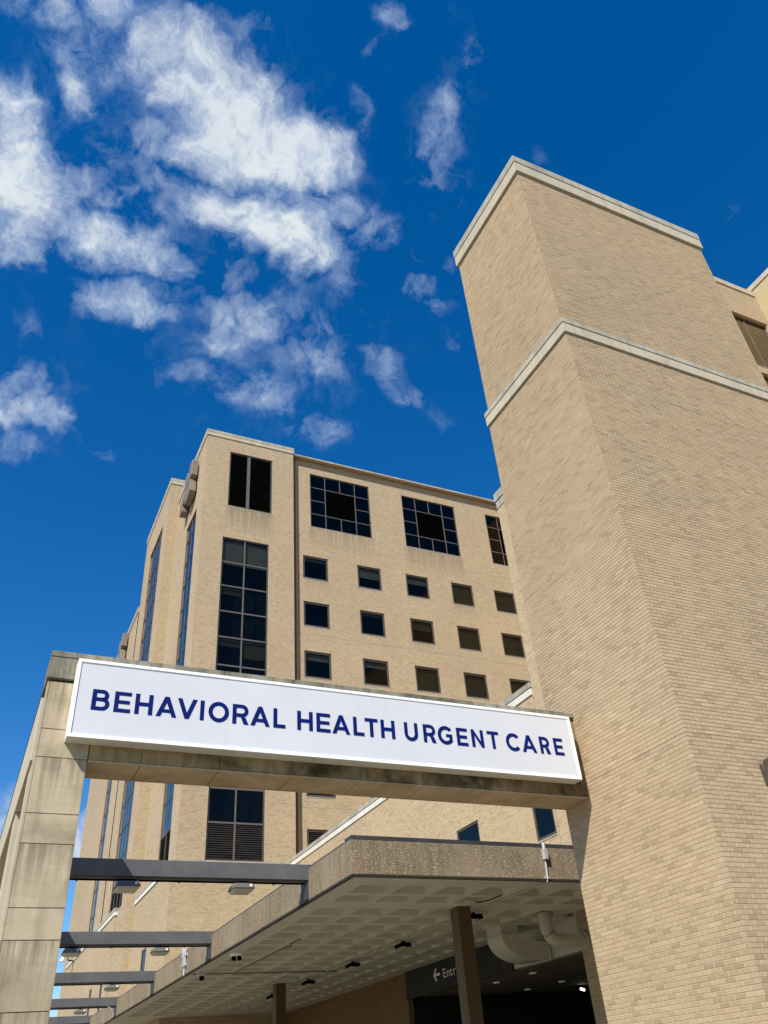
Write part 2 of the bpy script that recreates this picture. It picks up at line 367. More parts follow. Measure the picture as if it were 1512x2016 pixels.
def world_loc(o):
    v = Vector((0, 0, 0))
    while o is not None: v += o.location; o = o.parent
    return v
def obj(name, mb, mats, parent=None, loc=None, bevel=0.0, props=None):
    """link the collected faces as one mesh object; coordinates are world metres, UVs are metres along each face"""
    me = bpy.data.meshes.new(name)
    base = Vector(loc) if loc else Vector((0, 0, 0))
    off = (world_loc(parent) if parent else Vector((0, 0, 0))) + base
    me.from_pydata([(Vector(v)-off)[:] for v in mb.v], [], mb.f)
    for m in (mats if isinstance(mats, (list, tuple)) else [mats]): me.materials.append(MT[m])
    uv = me.uv_layers.new(name='UVMap')
    for p in me.polygons:
        p.material_index = mb.mi[p.index]; p.use_smooth = mb.sm[p.index]
        n = p.normal; ax = max(range(3), key=lambda i: abs(n[i]))
        for li in p.loop_indices:
            w = mb.v[me.loops[li].vertex_index]
            uv.data[li].uv = (w[1], w[2]) if ax == 0 else (w[0], w[2]) if ax == 1 else (w[0], w[1])
    me.update()
    o = bpy.data.objects.new(name, me); COL.objects.link(o); o.location = base
    if parent: o.parent = parent
    if bevel:
        import bmesh
        bm = bmesh.new(); bm.from_mesh(me); bmesh.ops.remove_doubles(bm, verts=bm.verts, dist=1e-5); bm.to_mesh(me); bm.free()
        bv = o.modifiers.new('bevel', 'BEVEL'); bv.width = bevel; bv.segments = 2; bv.limit_method = 'ANGLE'
    for k_, v_ in (props or {}).items(): o[k_] = v_
    return o
def thing(name, loc, label, cat, group=None):
    o = bpy.data.objects.new(name, None); COL.objects.link(o); o.location = loc; o.empty_display_size = .3
    o['label'] = label; o['category'] = cat
    if group: o['group'] = group
    return o
def tag(o, label, cat, group=None):
    o['label'] = label; o['category'] = cat
    if group: o['group'] = group
    return o
def struct(name, mb, mat): return obj(name, mb, mat, props={'kind': 'structure'})
def copy_tree(o, parent=None):
    c = o.copy(); COL.objects.link(c)
    if parent is not None: c.parent = parent
    for ch in list(o.children): copy_tree(ch, c)
    return c

def facade(mb, axis, const, a0, a1, z0, z1, openings, depth=.16, inward=1, mi=0, room=1, room_d=.9):
    """a wall sheet with real openings, reveals and a dark room behind each; axis 'y' = wall on y=const running in x.
    inward: sign of the direction into the building along the wall's normal"""
    P = (lambda a, z, d: (a, const+inward*d, z)) if axis == 'y' else (lambda a, z, d: (const+inward*d, a, z))
    As = sorted({a0, a1, *[o[0] for o in openings], *[o[1] for o in openings]}); Zs = sorted({z0, z1, *[o[2] for o in openings], *[o[3] for o in openings]})
    flip = (axis == 'y') == (inward > 0)
    def q(pts, m): mb.poly(pts if flip else pts[::-1], m)
    for i in range(len(As)-1):
        for j in range(len(Zs)-1):
            ca, cz = (As[i]+As[i+1])/2, (Zs[j]+Zs[j+1])/2
            if any(o[0] < ca < o[1] and o[2] < cz < o[3] for o in openings): continue
            q([P(As[i], Zs[j], 0), P(As[i+1], Zs[j], 0), P(As[i+1], Zs[j+1], 0), P(As[i], Zs[j+1], 0)], mi)
    for (b0, b1, c0, c1) in openings:
        D = depth
        q([P(b0, c0, 0), P(b0, c1, 0), P(b0, c1, D), P(b0, c0, D)], mi); q([P(b1, c1, 0), P(b1, c0, 0), P(b1, c0, D), P(b1, c1, D)], mi)
        q([P(b0, c1, 0), P(b1, c1, 0), P(b1, c1, D), P(b0, c1, D)], mi); q([P(b1, c0, 0), P(b0, c0, 0), P(b0, c0, D), P(b1, c0, D)], mi)
        R = D+room_d
        q([P(b0, c0, D), P(b0, c1, D), P(b0, c1, R), P(b0, c0, R)], room); q([P(b1, c1, D), P(b1, c0, D), P(b1, c0, R), P(b1, c1, R)], room)
        q([P(b0, c1, D), P(b1, c1, D), P(b1, c1, R), P(b0, c1, R)], room); q([P(b1, c0, D), P(b0, c0, D), P(b0, c0, R), P(b1, c0, R)], room)
        q([P(b0, c0, R), P(b1, c0, R), P(b1, c1, R), P(b0, c1, R)], room)

def window(parent, axis, const, b0, b1, c0, c1, cols, rows, inward=1, kinds=None, fw=.07, mull=.05, set_in=.07, blind=None, pale=False, skip_cells=(), glass='glass'):
    """frame with mullions as one part; glass panes, louvres and blinds are its sub-parts. cols/rows are lists of inner division positions."""
    def B(mb, a0, a1, z0, z1, d0, d1, mi=0):
        if axis == 'y': mb.box(a0, a1, const+inward*d0, const+inward*d1, z0, z1, mi)
        else: mb.box(const+inward*d0, const+inward*d1, a0, a1, z0, z1, mi)
    f = MB(); d0, d1 = set_in, set_in+.08
    B(f, b0, b0+fw, c0, c1, d0, d1); B(f, b1-fw, b1, c0, c1, d0, d1)
    B(f, b0+fw, b1-fw, c0, c0+fw, d0, d1); B(f, b0+fw, b1-fw, c1-fw, c1, d0, d1)
    A = [b0+fw]+list(cols)+[b1-fw]; Z = [c0+fw]+list(rows)+[c1-fw]
    merged = lambda i, j: any(i in sc[0] and j in sc[1] for sc in skip_cells)
    for i in range(1, len(A)-1):
        for j in range(len(Z)-1):
            if any((i-1 in s[0] and i in s[0]) and j in s[1] for s in skip_cells): continue
            B(f, A[i]-mull/2, A[i]+mull/2, Z[j], Z[j+1], d0-.004, d1-.02, 1)
    for j in range(1, len(Z)-1):
        for i in range(len(A)-1):
            if any((j-1 in s[1] and j in s[1]) and i in s[0] for s in skip_cells): continue
            B(f, A[i]+(mull/2 if i else 0)+.001, A[i+1]-(mull/2 if i+1 < len(A)-1 else 0)-.001, Z[j]-mull/2, Z[j]+mull/2, d0, d1-.03, 1)
    fr = obj('window', f, ['bronze', 'bronze_pale' if pale else 'bronze'], parent)
    kinds = kinds or {}
    g = MB(); lv = MB()
    def pane(mb, a0, a1, z0, z1, d):
        pts = [(a0, z0), (a1, z0), (a1, z1), (a0, z1)]
        p3 = [(a, const+inward*d, z) if axis == 'y' else (const+inward*d, a, z) for a, z in pts]
        mb.poly(p3 if (axis == 'y') == (inward > 0) else p3[::-1])
    done = set()
    for i in range(len(A)-1):
        for j in range(len(Z)-1):
            kd = kinds.get((i, j), 'g')
            if kd == 'l':
                z = Z[j]+.04
                while z < Z[j+1]-.06:
                    B2 = [(0, 0), (.07, .075), (.085, .062), (.015, -.012)]
                    for (e0, e1) in ((A[i]+.01, A[i+1]-.01),):
                        fn = (lambda u, v, a, zz=z: (a, const+inward*(d0+.02+u), zz+v)) if axis == 'y' else (lambda u, v, a, zz=z: (const+inward*(d0+.02+u), a, zz+v))
                        lv.prism(B2, fn, e0, e1)
                    z += .115
            elif kd == 'b': pass
            else: pane(g, A[i], A[i+1], Z[j], Z[j+1], d0+.03)
    if g.f: obj('pane', g, glass, fr)
    if lv.f: obj('louver', lv, 'louver', fr)
    sill = MB()
    B(sill, b0-.02, b1+.02, c0-.05, c0-.003, -.015, .06)
    obj('sill', sill, 'stone_grey', fr)
    if blind:
        bl = MB(); mat, drop = blind
        pane(bl, b0+fw, b1-fw, c1-fw-(c1-c0)*drop, c1-fw, d1+.07)
        obj('blind', bl, mat, fr)
    return fr

# ------------------------------------------------------------------ ground
g = MB(); g.poly([(-2500, -2500, 0), (2500, -2500, 0), (2500, 2500, 0), (-2500, 2500, 0)]); struct('ground', g, 'asphalt')
g = MB(); g.box(-30, 30, -30, 90, .002, .12, skip='b'); struct('pavement', g, 'pavement')

# ------------------------------------------------------------------ main hospital building
Y1, Y0 = 44.6, 45.0
hosp = thing('hospital_building', (16, 50, 0), 'tall tan brick hospital block with square windows, standing behind the sign gate', 'building')
w = MB()
RZ = [33.0, 29.27, 25.55, 21.8, 18.0, 14.27]; CX = [16.92, 21.1, 25.03, 28.9, 32.73]
small = [(cx, cx+1.9, z-1.89, z) for z in RZ for cx in CX if not (z < 15 and cx > 18) and not (z < 19 and cx > 22)]
bigs = [(17.57, 22.52, 35.62, 40.55), (25.36, 30.22, 35.55, 40.46), (33.16, 37.9, 35.55, 40.43)]
facade(w, 'y', Y0, 16.1, 40.0, 0, 41.7, small+bigs)
W1 = (11.24, 14.46, 35.70, 40.61); W2 = (11.02, 14.28, 12.30, 33.02)
facade(w, 'y', Y1, 9.5, 16.1, 0, 41.75, [W1, W2])
WW1 = (46.5, 49.5, 12.3, 36.4)
facade(w, 'x', 9.5, Y1, 53.7, 0, 41.75, [WW1])
w.poly([(16.1, Y1, 0), (16.1, Y0, 0), (16.1, Y0, 41.75), (16.1, Y1, 41.75)])
facade(w, 'y', 53.7, 8.75, 9.5, 0, 43.7, [])
WW2 = (55.7, 60.7, 12.2, 40.8)
facade(w, 'x', 8.75, 53.7, 63.3, 0, 43.7, [WW2])
facade(w, 'y', 53.7, 9.5, 22, 41.75, 43.7, [])
WW3 = (66.6, 69.6, 12.2, 33.0)
facade(w, 'x', 8.70, 63.3, 82, 0, 36.8, [WW3])
w.box(9.6, 40, 81.9, 82, 0, 36.8); w.box(39.9, 40, Y0, 82, 0, 41.7)
# roofs
w.poly([(9.5, Y1, 41.7), (40, Y1, 41.7), (40, 53.7, 41.7), (9.5, 53.7, 41.7)]); w.poly([(8.75, 53.7, 43.6), (30, 53.7, 43.6), (30, 63.3, 43.6), (8.75, 63.3, 43.6)])
w.poly([(8.7, 63.3, 36.7), (40, 63.3, 36.7), (40, 82, 36.7), (8.7, 82, 36.7)])
obj('wall', w, ['brick_main', 'room'], hosp)
# parapet copings: two courses with a dark joint
def coping(mb, segs, z0, z1, out=.05, split=.55, d=.25):
    """segs: list of boxes (x0,x1,y0,y1) for the run of the coping; drawn proud of the wall by the caller's numbers"""
    zm = z0+(z1-z0)*split
    for (x0, x1, y0, y1) in segs:
        mb.box(x0+.012, x1-.012, y0+.012, y1-.012, z0, zm-.012, 0); mb.box(x0, x1, y0, y1, zm+.012, z1, 1); mb.box(x0+.04, x1-.04, y0+.04, y1-.04, zm-.03, zm+.03, 2)
c = MB()
coping(c, [(9.42, 16.16, Y1-.07, Y1+.3)], 41.75, 42.28); coping(c, [(9.42, 9.75, Y1+.31, 53.62)], 41.75, 42.28)
coping(c, [(16.17, 40.05, Y0-.06, Y0+.3)], 41.7, 42.14)
coping(c, [(8.68, 20.0, 53.63, 53.95)], 43.7, 44.25); coping(c, [(8.68, 9.0, 53.96, 63.35)], 43.7, 44.25)
coping(c, [(8.62, 9.0, 63.36, 82.0)], 36.8, 37.3)
obj('coping', c, ['stone', 'stone_grey', 'dark'], hosp)
# brown box downpipe in the step between the two planes
p = MB(); p.box(16.14, 16.42, Y0-.20, Y0-.004, 0, 41.66); obj('downpipe', p, 'brown_metal', hosp)
# string course at the top of the podium storeys and soft joints in the brickwork
for z in (15.48, 26.75, 34.3):
    j = MB(); j.box(16.43, 40, Y0-.002, Y0+.02, z-.009, z+.009); obj('mortar_joint', j, 'sealant', hosp)
for z in (15.47, 34.3):
    j = MB(); j.box(14.5, 16.1, Y1-.002, Y1+.02, z-.008, z+.008); obj('mortar_joint', j, 'sealant', hosp)
# windows: small square ones
blinds = {(0,0): ('blind', .12), (0,1): ('blind', .42), (0,2): ('blind', .30), (0,3): ('curtain', 0.90), (0,4): ('curtain', .85),
          (1,0): None, (1,1): ('blind', .1), (1,2): ('curtain', .35), (1,3): ('curtain', 0.97), (1,4): ('curtain', 0.82),
          (2,0): ('blind', .25), (2,1): ('blind', .22), (2,2): ('curtain', 0.94), (2,3): ('curtain', 0.97), (2,4): ('curtain', .6)}
for r_, z in enumerate(RZ):
    for c_, cx in enumerate(CX):
        if (z < 15 and cx > 18) or (z < 19 and cx > 22): continue
        lou = z < 15
        window(hosp, 'y', Y0, cx, cx+1.9, z-1.89, z, [], [], kinds={(0, 0): 'l'} if lou else None, fw=.13, set_in=.06,
               blind=None if lou else blinds.get((r_, c_)), glass='glass_clear')
for (b0, b1, c0, c1) in bigs:
    q = (b1-b0)/4; h = (c1-c0)/4
    k_ = {(i, jj): ('b' if i in (1, 2) and jj in (1, 2) else 'g') for i in range(4) for jj in range(4)}
    wn = window(hosp, 'y', Y0, b0, b1, c0, c1, [b0+q*i for i in (1, 2, 3)], [c0+h*i for i in (1, 2, 3)], kinds=k_, fw=.09, mull=.055, pale=True, glass='glass_black',
                skip_cells=[((1, 2), (1, 2))])
    lv = MB(); z = c0+h+.04
    while z < c0+3*h-.1:
        lv.prism([(0, 0), (.05, .05), (.07, .03), (.02, -.02)], lambda u, v, a, zz=z: (a, Y0+.11+u, zz+v), b0+q+.03, b0+3*q-.03); z += .075
    lv.box(b0+q, b0+3*q, Y0+.2, Y0+.21, c0+h, c0+3*h)
    obj('louver', lv, 'black_metal', wn)
# bay windows
wn = window(hosp, 'y', Y1, *W1, [12.68], [], kinds={(0, 0): 'b', (1, 0): 'b'}, fw=.10, mull=.22, pale=True)
lv = MB(); z = W1[2]+.12
while z < W1[3]-.15:
    lv.prism([(0, 0), (.05, .06), (.07, .04), (.02, -.02)], lambda u, v, a, zz=z: (a, Y1+.12+u, zz+v), W1[0]+.1, W1[1]-.1); z += .09
lv.box(W1[0]+.1, W1[1]-.1, Y1+.21, Y1+.22, W1[2]+.1, W1[3]-.1)
obj('louver', lv, 'black_metal', wn)
rows = [14.3, 16.16, 18.1, 19.95, 21.8, 23.62, 25.54, 27.37, 29.26, 31.1]
window(hosp, 'y', Y1, *W2, [12.6], rows, kinds={(0, 0): 'l', (1, 0): 'l'}, fw=.10, mull=.09, pale=True, glass='glass_clear', blind=('blind', .093))
for (a0, a1, z0, z1) in ((11.12, 12.55, 25.0, 25.5), (12.65, 14.18, 24.3, 25.5), (11.12, 12.55, 28.7, 29.2), (11.12, 12.55, 21.3, 21.8)):
    cu = MB(); cu.poly([(a0, Y1+.25, z0), (a1, Y1+.25, z0), (a1, Y1+.25, z1), (a0, Y1+.25, z1)]); obj('curtain', cu, 'curtain', hosp)
rows1 = [14.5+1.865*i for i in range(0, 12)]
window(hosp, 'x', 9.5, *WW1, [48.0], rows1, inward=1, kinds={(0, 0): 'l', (1, 0): 'l'}, fw=.09, mull=.10, glass='glass_sky')
window(hosp, 'x', 8.75, *WW2, [56.95, 58.2, 59.45], [13.8+1.865*i for i in range(0, 14)], inward=1, kinds={(i, 0): 'l' for i in range(4)}, fw=.09, mull=.09, glass='glass_sky')
window(hosp, 'x', 8.70, *WW3, [68.1], [13.8+1.865*i for i in range(0, 10)], inward=1, fw=.09, mull=.09, glass='glass_sky')

# block emblems bolted to the west wall, seen almost edge-on
def emblem(y0, zc, x, label, s=1.0):
    t = thing('wall_emblem', (x, y0, zc), label, 'emblem', 'metal emblems on the hospital side wall')
    up = [(-.2, .25), (.25, .05), (1.7, .05), (2.0, .45), (2.0, 1.75), (1.35, 1.75), (1.35, 1.2), (.75, 1.2), (.75, 2.0), (-.2, 2.0)]
    lo = [(.1, -.1), (1.8, -.1), (3.2, -.55), (3.2, -2.0), (2.3, -2.0), (2.3, -1.35), (1.5, -1.35), (1.5, -1.95), (.55, -1.95), (-.05, -1.5)]
    for nm, pl in (('upper_block', up), ('lower_block', lo)):
        mb = MB(); mb.prism([(u*s*.95, v*s*.78) for u, v in pl], lambda u, v, d: (x-d, y0+u, zc+v), .10, .55)
        for (u, v) in ((.5, .9), (1.3, .6)): mb.box(x-.1, x+.02, y0+u, y0+u+.15, zc+(v if nm[0] == 'u' else -v-.3), zc+(v if nm[0] == 'u' else -v-.3)+.15)
        obj(nm, mb, 'emblem', t, bevel=.02)
emblem(46.9, 39.3, 9.5, 'thick taupe metal emblem in two stacked blocks high on the corner of the hospital')
emblem(67.5, 35.3, 8.7, 'small taupe emblem on the farthest hospital bay, just above the concrete sign gate', .9)

# ------------------------------------------------------------------ right-hand block behind the tower
rb = thing('hospital_wing', (36, 20, 0), 'brick hospital wing glimpsed at the right edge behind the tall blank tower', 'building')
w = MB(); rw = (36.2, 39.3, 34.9, 39.75); rw2 = (36.2, 39.3, 29.0, 34.3)
facade(w, 'y', 20, 36, 39.6, 0, 42.5, [rw, rw2], depth=.3)
w.box(36, 39.6, 20.02, 44.9, 42.3, 42.45, skip='s'); w.poly([(36, 45, 0), (36, 20, 0), (36, 20, 42.5), (36, 45, 42.5)])
obj('wall', w, ['brick_tower', 'room'], rb)
w = MB(); w.box(39.6, 60, 4, 20.3, 0, 43.2); obj('side_wall', w, 'brick_yellow', rb)
c = MB(); c.box(35.95, 39.5, 19.93, 20.3, 42.5, 42.95); c.box(39.53, 39.9, 3.95, 20.3, 43.2, 43.6)
obj('coping', c, 'stone', rb)
window(rb, 'y', 20, *rw, [37.4], [], fw=.12, set_in=.2, glass='glass_sky'); window(rb, 'y', 20, *rw2, [37.4], [], fw=.12, set_in=.2, glass='glass_sky')

# ------------------------------------------------------------------ low wing and podium
lw = thing('low_wing', (20, 30, 0), 'low tan brick wing with a pale coping running back behind the canopy to the hospital', 'building')
XW = 15.48
w = MB()
wins = [(24.5, 26.03, 7.53, 9.09), (20.24, 21.28, 7.53, 9.09), (29.0, 30.5, 7.53, 9.09), (33.5, 35.0, 7.53, 9.09)]
facade(w, 'x', XW, 20.13, 44.5, 5.28, 11.86, wins, depth=.1)
w.box(XW, 30, 12.2, 20.12, 0, 19.35, skip='b')
facade(w, 'y', 44.5, 9.25, XW, 0, 11.86, [], depth=.1)
pw = [(49.1, 50.4, 6.5, 8.95), (54.9, 56.3, 6.5, 8.95)]
facade(w, 'x', 9.25, 44.5, 56.8, 0, 11.86, pw, depth=.1)
facade(w, 'y', 56.8, 8.6, 9.25, 0, 11.86, [])
pw2 = [(58.6, 59.6, 6.3, 8.5), (62.9, 64.0, 6.3, 8.65)]
facade(w, 'x', 8.6, 56.8, 79, 0, 11.86, pw2, depth=.1)
w.poly([(XW, 20.13, 11.85), (30, 20.13, 11.85), (30, 45, 11.85), (XW, 45, 11.85)])
w.poly([(9.25, 44.5, 11.85), (XW, 44.5, 11.85), (XW, 45.2, 11.85), (9.25, 45.2, 11.85)])
obj('wall', w, ['brick_wing', 'room'], lw)
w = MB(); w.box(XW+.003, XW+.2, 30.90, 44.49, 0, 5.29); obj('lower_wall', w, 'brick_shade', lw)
c = MB()
def cap2(x0, x1, y0, y1): c.box(x0+.02, x1-.02, y0+.02, y1-.02, 11.86, 12.08, 0); c.box(x0+.05, x1-.05, y0+.05, y1-.05, 12.06, 12.12, 2); c.box(x0, x1, y0, y1, 12.10, 12.28, 1)
cap2(XW-.06, XW+.3, 20.14, 44.42)
c.box(XW-.02, 20, 12.2, 20.14, 19.36, 19.66, 1); c.box(XW, 20, 12.2, 20.12, 19.65, 19.71, 2); c.box(XW-.05, 20, 12.2, 20.17, 19.70, 20.05, 1)
cap2(9.17, XW+.3, 44.43, 44.59); cap2(9.17, 9.49, 44.6, 56.7); cap2(8.52, 9.49, 56.71, 56.9); cap2(8.52, 8.74, 56.91, 79)
obj('coping', c, ['white_cap', 'stone_grey', 'dark'], lw)
for (a, b, c0, c1) in wins: window(lw, 'x', XW, a, b, c0, c1, [], [], fw=.08, set_in=.02, glass='glass_wing')
for (a, b, c0, c1) in pw: window(lw, 'x', 9.25, a, b, c0, c1, [], [], fw=.08, set_in=.02, glass='glass_wing')
for (a, b, c0, c1) in pw2: window(lw, 'x', 8.6, a, b, c0, c1, [], [], fw=.08, set_in=.02, glass='glass_wing')

# ------------------------------------------------------------------ blank brick tower
XT, YT0, YT1, XE = 9.577, 8.87, 12.15, 16.15
tw = thing('brick_tower', (12.8, 10.5, 0), 'tall blank tan brick tower with two stone bands, right of the white sign', 'tower')
w = MB()
def coursed(mb, x0, x1, y0, y1, z0, z1, rh=.0677, jt=.0105, d=.005):
    """brick volume built course by course with raked bed joints"""
    mb.box(x0+d, x1-d, y0+d, y1-d, z0, z1)
    n = int(z0/rh)
    while n*rh < z1:
        a, b_ = max(z0, n*rh+jt/2), min(z1, (n+1)*rh-jt/2)
        if b_-a > .004: mb.box(x0, x1, y0, y1, a, b_)
        n += 1
coursed(w, XT, XE, YT0, YT1, 0, 14.95); coursed(w, XT+.045, XE-.045, YT0+.045, YT1-.02, 14.951, 21.4)
obj('wall', w, 'brick_tower', tw)
b = MB()
def ring(mb, x0, x1, y0, y1, z0, z1, t, mi):
    n_ = 5; g_ = 0 if mi == 2 else .003
    for q in range(n_): mb.box(x0+(x1-x0)*q/n_+(g_ if q else 0), x0+(x1-x0)*(q+1)/n_-(g_ if q < n_-1 else 0), y0, y0+t, z0, z1, mi)
    for q in range(3): mb.box(x0, x0+t, y0+t+.001+(y1-y0-t)*q/3+(g_ if q else 0), y0+t+(y1-y0-t)*(q+1)/3-(g_ if q < 2 else 0), z0, z1, mi)
    mb.box(x1-t, x1, y0+t+.001, y1, z0, z1, mi); mb.box(x0+t+.001, x1-t-.001, y1-t, y1, z0, z1, mi)
ring(b, XT-.045, XE+.045, YT0-.045, YT1+.03, 14.96, 15.22, .25, 0)
ring(b, XT-.02, XE+.02, YT0-.02, YT1+.02, 15.21, 15.26, .2, 2)
ring(b, XT-.055, XE+.055, YT0-.055, YT1+.04, 15.25, 15.38, .25, 1)
obj('stone_band', b, ['stone', 'stone_grey', 'dark'], tw)
b = MB()
ring(b, XT-.02, XE+.02, YT0-.02, YT1+.03, 21.36, 21.74, .3, 0)
ring(b, XT+.01, XE-.01, YT0+.01, YT1, 21.73, 21.78, .3, 2)
ring(b, XT-.035, XE+.035, YT0-.035, YT1+.04, 21.77, 22.03, .3, 1)
b.box(XT+.28, XE-.28, YT0+.28, YT1-.28, 21.6, 21.65, 1)
obj('roof_coping', b, ['stone', 'stone_grey', 'dark'], tw)
for z in (5.82, 13.62):
    j = MB(); j.box(XT-.001, XE, YT0-.001, YT0+.01, z-.004, z+.003); j.box(XT-.001, XT+.01, YT0+.01, YT1, z-.004, z+.003); obj('mortar_joint', j, 'sealant', tw)
# bronze wall lamp on the tower's front
wl = thing('wall_lamp', (11.25, 8.87, 5.3), 'dark bronze wedge wall lamp on the brick tower at the right edge', 'wall lamp')
mb = MB(); mb.prism([(0, 5.12), (.04, 5.42), (.09, 5.47), (.20, 5.47), (.26, 5.36), (.12, 5.05), (.03, 5.05)], lambda u, v, d: (d, YT0-u, v), 10.98, 11.62); obj('housing', mb, 'bronze', wl, bevel=.012)
mb = MB(); mb.prism([(.06, 5.040), (.12, 5.045), (.245, 5.32), (.22, 5.30)], lambda u, v, d: (d, YT0-u-.012, v), 11.05, 11.55); obj('lens', mb, 'lens', wl)
mb = MB(); mb.box(10.94, 10.975, YT0-.03, YT0, 5.10, 5.40); obj('mounting_plate', mb, 'bronze', wl)

# ------------------------------------------------------------------ concrete sign gate
GX0, GX1, GY0, GY1, SOF = .455, 1.13, 11.42, 12.12, 5.56
gate = thing('concrete_gate', (.8, 11.77, 0), 'stained precast concrete gate of one pillar and a beam that carries the white sign', 'gate')
# pillar: stacked panels with open joints
cuts = [.12, 1.2, 1.93, 2.66, 3.39, 3.74, 4.48, 4.85, 5.58, 5.97, 6.66]
pm = MB()
pm.box(GX0+.02, GX1-.02, GY0+.02, GY1, .12, 6.66)
for a, b_ in zip(cuts, cuts[1:]):
    pm.box(GX0+.035, GX1, GY0, GY0+.1, a+.005, b_-.005); pm.box(GX0, GX0+.03, GY0+.012, GY0+.22, a, b_-.002)
    pm.box(GX1-.012, GX1-.004, GY0+.101, GY1-.001, a+.005, b_-.005)
obj('pillar', pm, 'concrete', gate, bevel=.006)
# cap of the gate
cm = MB()
cm.box(GX0-.02, GX1+.2, GY0-.035, GY1+.02, 6.70, 7.02); xs_ = [GX0-.02, 1.85, 2.96, 4.08, 5.19, 6.31, 7.44, 8.55, XT]
for a, b_ in zip(xs_, xs_[1:]): cm.box(a+.004, b_-.004, GY0-.045, GY1+.03, 7.024, 7.11)
obj('coping', cm, 'concrete_cap', gate, bevel=.008)
bm_ = MB()
xs_ = [1.14, 1.85, 2.96, 4.08, 5.19, 6.31, 7.44, 8.55, XT-.002]
bm_.box(1.14, XT-.002, GY0+.015, GY1, SOF+.02, 6.95)
for a, b_ in zip(xs_, xs_[1:]): bm_.box(a+.004, b_-.004, GY0, GY0+.3, SOF+.028, 6.96)
bm_.box(8.9, XT-.001, GY0-.02, GY0-.001, 6.30, 6.36)
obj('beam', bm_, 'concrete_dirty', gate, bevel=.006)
sp = MB()
for a, b_ in zip(xs_, xs_[1:]): sp.box(a+.006, b_-.006, GY0+.035, GY1-.035, SOF+.006, SOF+.022)
sp.box(1.14, XT-.002, GY0+.003, GY0+.028, SOF, SOF+.022); sp.box(1.14, XT-.002, GY1-.028, GY1-.003, SOF, SOF+.022)
obj('soffit_panel', sp, 'soffit_panel', gate, bevel=.003)
# battered concrete screen wall running back from the pillar, carrying the steel beams
sw = thing('screen_wall', (.9, 34, 0), 'tall open concrete screen of piers and edge beam receding from behind the gate pillar, seen edge-on', 'wall')
BYS = [18.70, 27.11, 35.25, 43.16, 50.80]
y = 15.3
while y < 54:
    mb = MB(); mb.box(.56, 1.20, y, y+2.985, 6.85, 8.16); obj('edge_beam', mb, 'stone', sw, bevel=.01); y += 3.0
mb = MB(); mb.box(.55, 1.21, 15.28, 54.3, 8.165, 8.24); obj('coping', mb, 'coping_metal', sw)
for y in [15.3]+[b-.25 for b in BYS]:
    mb = MB(); mb.box(.60, 1.18, y, y+.75, .12, 6.845); obj('pier', mb, 'stone', sw, bevel=.01)
# ------------------------------------------------------------------ white light-box sign
SX0, SX1, SY0, SY1, SZ0, SZ1 = .80, 9.30, 11.17, 11.418, 5.795, 6.935
sg = thing('lightbox_sign', (5, 11.3, SZ0), 'long white box sign reading BEHAVIORAL HEALTH URGENT CARE in navy on the concrete gate', 'sign')
f = MB(); fw = .047
seams = [SX0, 2.977, 6.17, SX1]
for i, (a, b_) in enumerate(zip(seams, seams[1:])):
    f.box(a+.002, b_-.002, SY0, SY1, SZ0, SZ0+fw, skip='b'); f.box(a+.002, b_-.002, SY0+(.004 if i else 0), SY1, SZ1-fw, SZ1)
f.box(SX0, SX0+fw, SY0, SY1, SZ0+fw+.001, SZ1-fw-.001); f.box(SX1-fw, SX1, SY0, SY1, SZ0+fw+.001, SZ1-fw-.001)
obj('frame', f, 'sign_white', sg, bevel=.004)
f = MB()
for a, b_ in zip(seams, seams[1:]): f.box(a+.002, b_-.002, SY0+.004, SY1, SZ0-.004, SZ0+.002)
for x in (2.0, 4.6, 7.0, 8.2): f.box(x, x+.012, SY0+.06, SY0+.072, SZ0-.012, SZ0-.004); f.box(x-.04, x-.03, SY0+.17, SY0+.18, SZ0-.012, SZ0-.004)
obj('underside', f, 'sign_soffit', sg)
f = MB()
fs = [SX0+fw, 2.985, SX1-fw]
for i, (a, b_) in enumerate(zip(fs, fs[1:])):
    yy = SY0+.014+.002*i
    f.poly([(a, yy, SZ0+fw), (b_, yy, SZ0+fw), (b_, yy, SZ1-fw), (a, yy, SZ1-fw)])
obj('face_panel', f, 'sign_face', sg)
